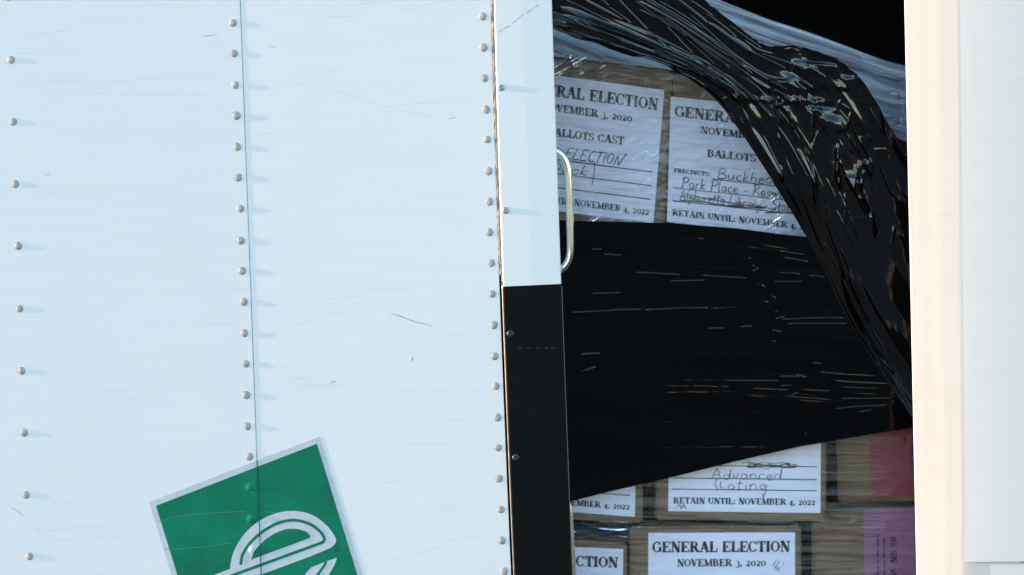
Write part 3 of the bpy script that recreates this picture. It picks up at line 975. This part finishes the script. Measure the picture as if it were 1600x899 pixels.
# upper row
YU = 0.100 + DEEP
b1 = carton('cardboard box at upper left, its tilted white label handwritten ELECTION', [(776, 82), (1050, 112), (1026, 590), (752, 560)], YU)
pen = list(hand_quads('ELECTION', 88, 118, 17, 1.5, 0.25, 92, 3)) + list(hand_quads('Dock', 62, 139, 15, 1.4, 0.2, 66, 4)) + list(line_quads([(136, 118), (137, 132), (135, 152)], 1.4)) + list(line_quads([(30, 128), (50, 135), (75, 133)], 1.2))
sheet(b1, [(806, 110), (1038, 141), (1021, 349), (789, 320)], YU, M['paper'], print_lines(), pen, seed=1, wavy=0.002)
b2 = carton('cardboard box with white label listing precincts, its corner under the black draped film', [(1053, 117), (1326, 146), (1316, 622), (1040, 596)], YU + 0.004)
pen = (list(hand_quads('Buckhead L', 74, 119, 17, 1.3, 0.1, 122, 5)) + list(hand_quads('Park Place - Roswell', 20, 139, 17, 1.4, 0.1, 168, 6)) +
       list(hand_quads('Alpharetta Library - State P', 18, 159, 16, 1.3, 0.1, 190, 7)) +
       list(line_quads([(28, 148), (60, 152), (100, 155), (140, 157)], 1.8)) + list(line_quads([(20, 159), (60, 158), (100, 160), (150, 157)], 2.0)) +
       list(line_quads([(36, 155), (80, 160), (130, 155), (165, 158)], 1.6)) + list(line_quads([(150, 164), (190, 160), (220, 162)], 2.0)))
sheet(b2, [(1048, 151), (1292, 178), (1284, 373), (1042, 347)], YU + 0.004, M['paper'], print_lines(), pen, seed=2, wavy=0.0016)
b9 = carton('box with maroon paper half hidden behind the black drape at the right post', [(1336, 178), (1560, 196), (1560, 600), (1330, 590)], 0.19 + DEEP)
sheet(b9, [(1380, 186), (1540, 200), (1540, 400), (1376, 386)], 0.19 + DEEP, M['maroon'], seed=3)

# lower rows
YL = 0.105 + DEEP
b3 = carton('cardboard box beside the black door edge whose label ends in 4, 2022', [(752, 604), (1006, 612), (1004, 818), (750, 806)], YL)
sheet(b3, [(757, 612), (995, 618), (992, 808), (755, 790)], YL, M['paper'], print_lines(), seed=4)
b4 = carton('cardboard box with white label handwritten Advanced Voting', [(1027, 626), (1292, 630), (1291, 815), (1024, 813)], YL - 0.006)
pen = (list(hand_quads('Advanced', 66, 136, 19, 1.1, 0.05, 112, 8)) + list(hand_quads('Voting', 72, 155, 20, 1.1, 0.05, 84, 9)))
sr = random.Random(3)
scrawl = []
for k in range(7):
    y_ = 107 + k * 1.2
    scrawl += list(line_quads([(x_ + sr.uniform(-2, 2), y_ + sr.uniform(-2.4, 2.4)) for x_ in np.linspace(118 + sr.uniform(-8, 10), 198 + sr.uniform(-8, 10), 9)], 1.3))
sheet(b4, [(1046, 604 + 26), (1283, 606 + 26), (1282, 802), (1044, 799)], YL - 0.006, M['paper'],
      list(line_quads([(8, 112), (231, 112)], 1.7)) + list(line_quads([(8, 135), (231, 135)], 1.7)) + list(line_quads([(6, 155), (231, 155)], 1.7)) +
      list(text_quads('RETAIN UNTIL: NOVEMBER 4, 2022', 8, 181, 11.2, width=221)),
      pen, seed=5, wavy=0.0006, mark=line_quads([(14, 187), (18, 183), (20, 190), (24, 183), (27, 190)], 1.2), scrawl=scrawl)
b5 = carton('cardboard box in the bottom corner with a label ending in ECTION', [(742, 838), (980, 848), (978, 1078), (740, 1078)], YL)
sheet(b5, [(742, 849), (974, 858), (971, 1050), (740, 1042)], YL, M['paper'], print_lines(), seed=6)
b6 = carton('cardboard box at the bottom with a full GENERAL ELECTION heading', [(984, 823), (1252, 822), (1254, 1078), (984, 1078)], YL - 0.004)
sheet(b6, [(1013, 833), (1242, 832), (1243, 1028), (1012, 1030)], YL - 0.004, M['paper'], print_lines(),
      list(line_quads([(208, 42), (203, 50), (207, 57), (212, 60)], 1.0)) + list(line_quads([(213, 44), (207, 52), (212, 57)], 1.0)) + list(line_quads([(217, 49), (219, 48)], 1.0)), seed=7, wavy=0.0006)
b7 = carton('cardboard box with a maroon label beside the right post', [(1306, 620), (1570, 610), (1570, 780), (1310, 786)], 0.135 + DEEP)
vt = []
def vtext(s, x, y, h, width):
    return [[(x - (qy - 0), y + qx) for qx, qy in q] for q in text_quads(s, 0, 0, h, width=width)]
sheet(b7, [(1357, 622), (1560, 612), (1560, 769), (1362, 776)], 0.135 + DEEP, M['maroon'], vtext('NO 38', 96, 78, 8, 34) + vtext('R8', 78, 64, 6, 14), seed=8, W=300, H=160)
b8 = carton('cardboard box with a lilac label at the bottom beside the right post', [(1268, 797), (1570, 788), (1570, 1078), (1270, 1078)], 0.13 + DEEP)
sheet(b8, [(1349, 797), (1562, 789), (1562, 1010), (1352, 1010)], 0.13 + DEEP, M['lilac'], vtext('85 SN 38', 42, 44, 9, 62) + vtext('PRECINCT BALLOT', 20, 40, 3, 84) + vtext('RETAIN UNTIL', 30, 46, 3, 60), seed=9, W=213, H=215)

# ------------------------------------------------------------------ clear film
def film_grid(name, q, y, nx, ny, hfun, mat, label):
    u, v = np.meshgrid(np.linspace(0, 1, nx), np.linspace(0, 1, ny))
    p = bil(q, u, v)
    px, py = p[..., 0], p[..., 1]
    o = grid(name, PN(px, py, y + hfun(px, py, u, v)), mat)
    tag(o, label, 'film', 'sheets of clear stretch film')
    return o
def h_upper(px, py, u, v):
    a = 0.12
    x = px * math.cos(a) + py * math.sin(a); z = -px * math.sin(a) + py * math.cos(a)
    w = 0.004 * (ridge(x / 120, z / 26, 31) - .5) + 0.002 * (ridge(x / 45, z / 9, 32, 2) - .5)
    b = 0.5
    x2 = px * math.cos(b) - py * math.sin(b); z2 = px * math.sin(b) + py * math.cos(b)
    corner = sstep(985, 900, px) * sstep(150, 95, py) + 0.38 * sstep(310, 335, py) * sstep(.4, .7, vn(px / 40, py / 30, 36))
    return -np.abs(w) - 0.011 * corner * ridge(x2 / 30, z2 / 5.0, 33, 1.4) - 0.0045 * sstep(.6, .8, vn(px / 60, py / 50, 34)) * ridge(x2 / 40, z2 / 5, 35, 2)
film_grid('clear_stretch_film', [(850, 80), (1330, 140), (1320, 385), (850, 372)], 0.0925 + DEEP, 260, 200, h_upper, M['cf_upper'], 'clear stretch film across the two upper white labels')
def h_lower(px, py, u, v):
    x, z = px + .05 * py, py - 0.03 * px
    gap = sstep(800, 815, py) * sstep(850, 835, py) + sstep(1012, 990, px) * .6
    spot = sstep(.55, .8, vn(px / 60, py / 22, 44))
    return -0.0030 * ridge(x / 170, z / 22, 41) - (0.0012 * spot + 0.003 * gap) * ridge(x / 50, z / 4.0, 42, 2) - 0.0006 * spot * ridge(x / 30, z / 3, 43, 2)
film_grid('clear_stretch_film', [(872, 650), (1450, 640), (1450, 1070), (872, 1070)], 0.0905 + DEEP, 300, 260, h_lower, M['cf_lower'], 'clear stretch film across the lower labels and box gap')
# bunched film over the top of the load, rising to the back
nu, nv = 340, 170
near = catmull([(790, 78), (862, 88), (955, 98), (1050, 110), (1150, 130), (1250, 152), (1340, 190), (1440, 232)], nu)
far = catmull([(790, -135), (880, -95), (985, -50), (1090, -12), (1180, 22), (1270, 53), (1350, 82), (1450, 116)], nu)
v = np.linspace(0, 1, nv)[:, None]
px = near[None, :, 0] * (1 - v) + far[None, :, 0] * v
py = near[None, :, 1] * (1 - v) + far[None, :, 1] * v
al = math.atan2(0.33, 1)
xx = px * math.cos(al) + py * math.sin(al); zz = -px * math.sin(al) + py * math.cos(al)
far_n = 5.0 * (vn(px / 55.0, 0.5, 57) - .5) * v
py = py + far_n
hh = 0.024 * (ridge(xx / 240, zz / 22, 51) - .5) + 0.006 * (ridge(xx / 120, zz / 8, 52) - .5) + 0.0015 * (ridge(xx / 60, zz / 3.5, 53) - .5)
hh += 0.012 * sstep(1370, 1410, px) * sstep(120, 160, py) * (ridge(px / 14, py / 10, 54) - .5)
top_film = grid('clear_stretch_film', PN(px, py, 0.105 + DEEP + 0.09 * v ** 0.9 + hh), M['cf_top'])
tag(top_film, 'bunched cloudy film sloping over the top of the load', 'film', 'sheets of clear stretch film')

# ------------------------------------------------------------------ black film: band round the middle
nx, ny = 420, 760
xs = np.linspace(850, 1462, nx)
top = np.interp(xs, [850, 890, 1050, 1150, 1260, 1330, 1462], [343, 345, 349, 357, 371, 380, 392])
bot = np.interp(xs, [850, 895, 950, 1050, 1150, 1250, 1330, 1428, 1462], [794, 783, 769, 746, 721, 698, 684, 668, 662])
v = np.linspace(0, 1, ny)[:, None]
px = np.broadcast_to(xs[None], (ny, nx)); py = top[None] * (1 - v) + bot[None] * v
ang = np.interp(v, [0, .5, 1], [0.05, 0.0, -0.20])
z = py - top[None] - (px - 850) * np.tan(ang) * 0.25
h = 0.003 * ridge(px / 300, z / 80, 65)
def streak(h, x0, y0, x1, y1, w, a):
    """one raised wrinkle running from (x0, y0) to (x1, y1), w pixels wide, a metres high"""
    L = math.hypot(x1 - x0, y1 - y0)
    ux, uy = (x1 - x0) / L, (y1 - y0) / L
    al = (px - x0) * ux + (py - y0) * uy
    ac = -(px - x0) * uy + (py - y0) * ux + 1.5 * (vn(al / 30.0, 0.3, int(x0 + y0)) - .5)
    e = sstep(0, .3 * L + 3, al) * sstep(L, .7 * L - 3, al)
    e = e * (0.55 + 0.45 * vn(al / 9.0, 0.7, int(x0 * 3 + y0)))
    return np.maximum(h, a * e * 0.6 * np.exp(-np.abs(ac / (0.55 * w)) ** 2))
fold = np.zeros_like(px)
for q in ((923, 390, 943, 390, 1.6, 2.6), (941, 399, 975, 399, 1.5, 2.6), (988, 426, 1070, 431, 1.6, 2.2), (1040, 440, 1110, 439, 1.5, 2), (1090, 431, 1175, 435, 1.8, 2.8),
          (920, 460, 975, 458, 1.6, 2.6), (880, 489, 1010, 484, 1.4, 2.0), (1000, 485, 1116, 481, 1.6, 2.6), (1104, 515, 1134, 513, 2.2, 4.2), (1155, 511, 1178, 510, 1.8, 3.4),
          (1213, 426, 1254, 430, 2, 3.4), (1262, 431, 1292, 434, 1.8, 3), (1215, 393, 1262, 399, 1.8, 3), (1225, 403, 1268, 411, 1.8, 3), (1205, 441, 1260, 440, 1.5, 2.4),
          (1208, 500, 1330, 497, 1.7, 2.6), (1220, 507, 1335, 507, 1.7, 2.6), (1268, 568, 1284, 570, 2.2, 4), (1280, 582, 1320, 587, 1.8, 2.8), (1210, 590, 1262, 589, 1.8, 2.8),
          (1217, 604, 1240, 603, 1.6, 2.4), (1300, 624, 1418, 623, 1.6, 2.0), (1290, 640, 1400, 632, 1.5, 1.8), (1210, 500, 1228, 496, 2, 3.4), (1205, 516, 1222, 520, 2.2, 3.6),
          (1243, 586, 1262, 592, 2.4, 4), (1340, 645, 1366, 640, 1.8, 2.6), (905, 555, 942, 552, 2.5, 2.6), (906, 585, 934, 572, 2.5, 2.6)):
    fold = streak(fold, *q[:5], q[5] * 0.00085)
rb = random.Random(5)
for k in range(6):
    x0 = rb.uniform(880, 1330); y0 = rb.uniform(370, 690)
    L = rb.uniform(15, 110)
    fold = streak(fold, x0, y0, x0 + L, y0 + L * rb.uniform(-.06, .04), rb.uniform(1.1, 1.9), rb.uniform(.2, 0.8) * 0.001 * (1.4 if x0 > 1180 else .8))
for k in range(16):          # crinkles where two layers overlap
    y0 = rb.uniform(400, 690); x0 = 1172 + (y0 - 400) * 0.30 + rb.gauss(0, 9)
    L = rb.uniform(4, 14)
    fold = streak(fold, x0, y0, x0 + L, y0 + L * rb.uniform(-1.2, 1.2), rb.uniform(1.2, 2.2), rb.uniform(1, 3) * 0.001)
for k in range(15):          # long faint tension lines
    x0 = rb.uniform(860, 1200); y0 = rb.uniform(365, 720); L = rb.uniform(120, 420)
    fold = streak(fold, x0, y0, x0 + L, y0 + L * rb.uniform(-.05, .02), rb.uniform(1.2, 2.4), rb.uniform(.25, .6) * 0.001)
soft = sstep(900, 980, px) * sstep(.62, .85, vn(px / 110, py / 40, 81)) + 0.5 * sstep(1200, 1320, px)
h = h + fold + 0.0005 * soft * ridge(px / 190, z / 13, 82, 1.5) + 0.0003 * soft * ridge(px / 90, z / 5, 83, 1.5)
yb = DEEP + 0.030 + 0.045 * v - 0.004 * sstep(880, 1150, px)
band = grid('black_stretch_film', PN(px, py, yb - h), M['bfilm_taut'])
tag(band, 'taut black stretch film wrapped level round the middle of the load', 'film')

# ------------------------------------------------------------------ black film: gathered drape
ns, nt_ = 520, 420
Lc = catmull([(800, 20), (865, 47), (950, 75), (1042, 104), (1096, 137), (1136, 178), (1185, 250), (1238, 334), (1280, 410), (1335, 520), (1455, 700)], ns)
Mc = catmull([(905, -38), (965, 2), (1045, 44), (1122, 90), (1172, 122), (1212, 152), (1258, 205), (1298, 275), (1340, 360), (1385, 455), (1465, 575)], ns)
Uc = catmull([(1000, -75), (1060, -30), (1110, 8), (1165, 50), (1198, 71), (1250, 74), (1305, 92), (1350, 130), (1386, 190), (1420, 245), (1475, 305)], ns)
t = np.linspace(0, 1, nt_)[None, :]
s = np.linspace(0, 1, ns)[:, None]
wL = (1 - t) * (1 - 2 * t); wM = 4 * t * (1 - t); wU = t * (2 * t - 1)
PX = Lc[:, None, 0] * wL + Mc[:, None, 0] * wM + Uc[:, None, 0] * wU
PY = Lc[:, None, 1] * wL + Mc[:, None, 1] * wM + Uc[:, None, 1] * wU
# rough, wrinkled outline
PY = PY + 3.0 * (vn(s * 60, t * 0 + 1, 70) - .5) * sstep(.9, 1, t) + 5.0 * (vn(s * 34, t * 0 + 2, 71) - .5) * sstep(.1, 0, t)
wid = np.hypot(Uc[:, 0] - Lc[:, 0], Uc[:, 1] - Lc[:, 1])[:, None] * S
warp = 0.05 * (vn(s * 2.0, t * 2.0, 72) - .5) + 0.008 * (vn(s * 7, t * 8, 73) - .5)
tt = t + warp
H = 0.012 * wid / 0.2 * vn(s * 3, tt * 3, 74) * (1 - 0.6 * sstep(.50, .62, s))
rf = random.Random(12)
def fold_line(H, t0, s0, s1, w, a, drift):
    """one long gathered fold that follows the pull of the film"""
    tc = t0 + drift * (s - s0) + 0.012 * (vn(s * 14, t0 * 91, int(t0 * 977)) - .5)
    d = (tt - tc) * wid
    e = sstep(s0, s0 + .25 * (s1 - s0), s) * sstep(s1, s1 - .25 * (s1 - s0), s) * (0.6 + 0.4 * vn(s * 40, t0 * 37, 4))
    side = np.where(d > 0, 1.0, 0.55)
    return H + a * e * np.exp(-np.abs(d / (w * side)) ** 1.1)
for k in range(12):          # fan above the box edge
    s0 = rf.uniform(-.05, .30); s1 = rf.uniform(s0 + .12, .52)
    w = rf.choice((.0016, .0022, .003, .005, .009))
    H = fold_line(H, rf.uniform(.02, .98), s0, s1, w, w * rf.uniform(.7, 1.5), rf.uniform(-.12, .12))
for k in range(9):          # folds that fall below it
    s0 = rf.uniform(.44, .70); s1 = min(1.05, s0 + rf.uniform(.10, .40))
    w = rf.choice((.0014, .002, .003, .006, .012))
    H = fold_line(H, rf.uniform(.03, .97), s0, s1, w, w * rf.uniform(.6, 1.4), rf.uniform(-.25, .05))
# long flat pleats with sharp creases: dense in the fan, sparse in the fall
fan = sstep(.56, .46, s); fall = sstep(.46, .56, s)
gate_f = 0.12 + 0.88 * sstep(.38, .72, vn(s * 5, tt * 7, 85))
H += fan * gate_f * (0.34 * wid / 6 * facet(tt * 6, s * 1.5, 84) + 0.50 * wid / 13 * facet(tt * 13, s * 1.8, 86) + 0.28 * wid / 27 * facet(tt * 27, s * 4.0, 87))
gate_g = sstep(.45, .72, vn(s * 9, tt * 4, 89))
H += fall * (0.28 * wid / 9 * facet(tt * 9, s * 3.0, 90) + gate_g * 0.40 * wid / 20 * facet(tt * 20, s * 5.0, 91) + gate_g * 0.10 * wid / 60 * facet(tt * 60, s * 16, 92))
# crumpled heap at the shoulder on the right
cr = sstep(.45, .70, t) * sstep(.40, .50, s) * sstep(.90, .64, s)
gc = sstep(.42, .72, vn(PX / 26, PY / 22, 99))
H += cr * (0.012 * facet(tt * 7, s * 9, 93) + gc * 0.0065 * facet(tt * 17, s * 15, 94) + gc * 0.0026 * facet(tt * 38, s * 32, 95))
# puckers where the film turns over the top edge of the boxes
cre = np.exp(-((PY - 156 - 0.04 * (PX - 1200)) / 5.0) ** 2) * sstep(1120, 1150, PX) * sstep(1330, 1290, PX)
H += cre * 0.003 * facet(PX / 9, PY / 9, 98)
for k in range(10):          # hair-fine taut lines in the fan
    s0 = rf.uniform(-.02, .42); s1 = s0 + rf.uniform(.04, .16)
    H = fold_line(H, rf.uniform(.01, .99), s0, s1, rf.uniform(.0008, .0013), rf.uniform(.0018, .0042), rf.uniform(-.12, .12))
for k in range(12):          # and a few below
    s0 = rf.uniform(.50, .80); s1 = s0 + rf.uniform(.03, .16)
    H = fold_line(H, rf.uniform(.03, .97), s0, s1, rf.uniform(.0010, .0016), rf.uniform(.0020, .0040), rf.uniform(-.25, .05))
def pleat(H, x0, y0, ang, L, w, a):
    """one short crease at a place on the film"""
    ux, uy = math.cos(ang), math.sin(ang)
    al = (PX - x0) * ux + (PY - y0) * uy
    ac = -(PX - x0) * uy + (PY - y0) * ux + 0.02 * al * al / L
    return H + a * np.exp(-np.abs(al / L) ** 3) * np.exp(-np.abs(ac / w) ** 1.1)
def crease(H, x0, y0, x1, y1, w, a):
    L = math.hypot(x1 - x0, y1 - y0)
    ux, uy = (x1 - x0) / L, (y1 - y0) / L
    al = (PX - x0) * ux + (PY - y0) * uy
    ac = -(PX - x0) * uy + (PY - y0) * ux + 1.2 * (vn(al / 22.0, 0.4, int(x0)) - .5)
    e = sstep(-2, .2 * L, al) * sstep(L + 2, .8 * L, al) * (0.7 + 0.3 * vn(al / 7.0, 0.8, int(y0) + 3))
    return H + a * e * np.exp(-np.abs(ac / np.where(ac > 0, 1.1 * w, 0.4 * w)) ** 1.1)
for q in ((864, 19, 906, 39, 1.6, 4), (884, 0, 956, 36, 1.2, 3), (893, 27, 988, 72, 1.2, 3), (941, 0, 951, 9, 1.3, 3), (952, 12, 981, 32, 1.5, 4), (963, -4, 1014, 49, 1.4, 4),
          (1014, 49, 1042, 76, 1.1, 3), (992, 0, 1039, 38, 1.2, 3.2), (1039, 38, 1084, 85, 1.1, 2.6), (1020, 78, 1055, 96, 2.0, 5), (1031, 21, 1150, 117, 4.0, 7), (1060, 0, 1105, 36, 3.0, 5),
          (1096, 97, 1145, 140, 1.3, 3.4), (1050, 40, 1120, 104, 1.2, 3), (1075, 20, 1160, 98, 1.3, 3), (1110, 60, 1180, 120, 2.5, 5), (1130, 95, 1196, 151, 4.0, 7), (1153, 112, 1192, 149, 1.4, 4),
          (1241, 126, 1260, 142, 1.6, 4.4), (1249, 124, 1272, 140, 3.0, 5), (1200, 123, 1215, 128, 1.8, 5), (1206, 128, 1230, 140, 1.9, 5), (1211, 140, 1234, 157, 2.2, 5.5), (1160, 75, 1230, 108, 1.6, 3.5),
          (1190, 84, 1262, 110, 1.5, 3.5), (1105, 22, 1150, 58, 1.6, 4), (1140, 40, 1190, 76, 1.6, 3.5),
          (1154, 155, 1171, 194, 1.4, 4), (1201, 155, 1211, 188, 1.8, 5), (1212, 158, 1223, 194, 2.6, 6), (1232, 166, 1239, 205, 1.8, 5), (1190, 205, 1260, 352, 1.2, 2.4), (1246, 197, 1279, 297, 1.5, 3),
          (1256, 215, 1300, 350, 1.4, 3), (1225, 240, 1290, 400, 1.3, 2.6), (1271, 163, 1270, 222, 3.0, 7), (1310, 225, 1307, 290, 3.2, 8), (1340, 260, 1334, 300, 2.0, 5), (1362, 330, 1366, 372, 2.6, 6),
          (1320, 300, 1322, 352, 1.6, 4), (1398, 355, 1394, 386, 2.4, 5), (1350, 268, 1346, 290, 1.6, 4), (1304, 250, 1322, 350, 1.3, 3), (1290, 340, 1335, 470, 1.6, 3), (1310, 380, 1350, 480, 1.3, 2.6)):
    H = crease(H, *q[:5], q[5] * 0.001)
for k in range(6):          # crumples on the shoulder
    x0 = rf.gauss(1318, 38); y0 = rf.gauss(165, 36)
    H = pleat(H, x0, y0, rf.uniform(.3, 2.2), rf.uniform(3, 16), rf.uniform(1.0, 2.6), rf.uniform(.002, .0060))
for k in range(22):          # glinting puckers along the box edge
    x0 = rf.uniform(1130, 1300); y0 = 154 + .04 * (x0 - 1200) + rf.gauss(0, 4)
    H = pleat(H, x0, y0, rf.uniform(.2, 1.8), rf.uniform(2, 6), rf.uniform(1.0, 1.9), rf.uniform(.0015, .0045))
for k in range(9):          # upright pleats hanging from the shoulder
    x0 = rf.uniform(1190, 1410); y0 = rf.uniform(170, 400)
    H = pleat(H, x0, y0, math.pi / 2 - rf.uniform(-.05, .35), rf.uniform(6, 26), rf.uniform(1.2, 3.0), rf.uniform(.003, .0080))
up = np.clip((156 - PY) / 156.0, -5, 2)
base = 0.070 + 0.07 * np.clip((PY - 156) / 480.0, 0, 1.2) - 0.042 * np.where(up > 0, up, 0) ** 1.05 
base = base + 0.006 * sstep(.06, 0, t)
band_y = DEEP + 0.026 + 0.045 * np.clip((PY - 370) / 320.0, 0, 1)
melt = sstep(.35, 0, t) * sstep(.62, .76, s)
base = base * (1 - melt) + band_y * melt
# low, ropy hanging below; less relief towards the foot so that it melts into the band
H *= 1 - 0.45 * sstep(.72, 1, s)
DY = base - H
lim = 0.010 + 0.016 * sstep(1340, 1395, PX)
DY = lim + 0.006 * np.logaddexp(0, (DY - lim) / 0.006)
drape = grid('black_stretch_film', PN(PX, PY, DY), M['bfilm'])
tag(drape, 'gathered glossy black film draped diagonally over the boxes', 'film')
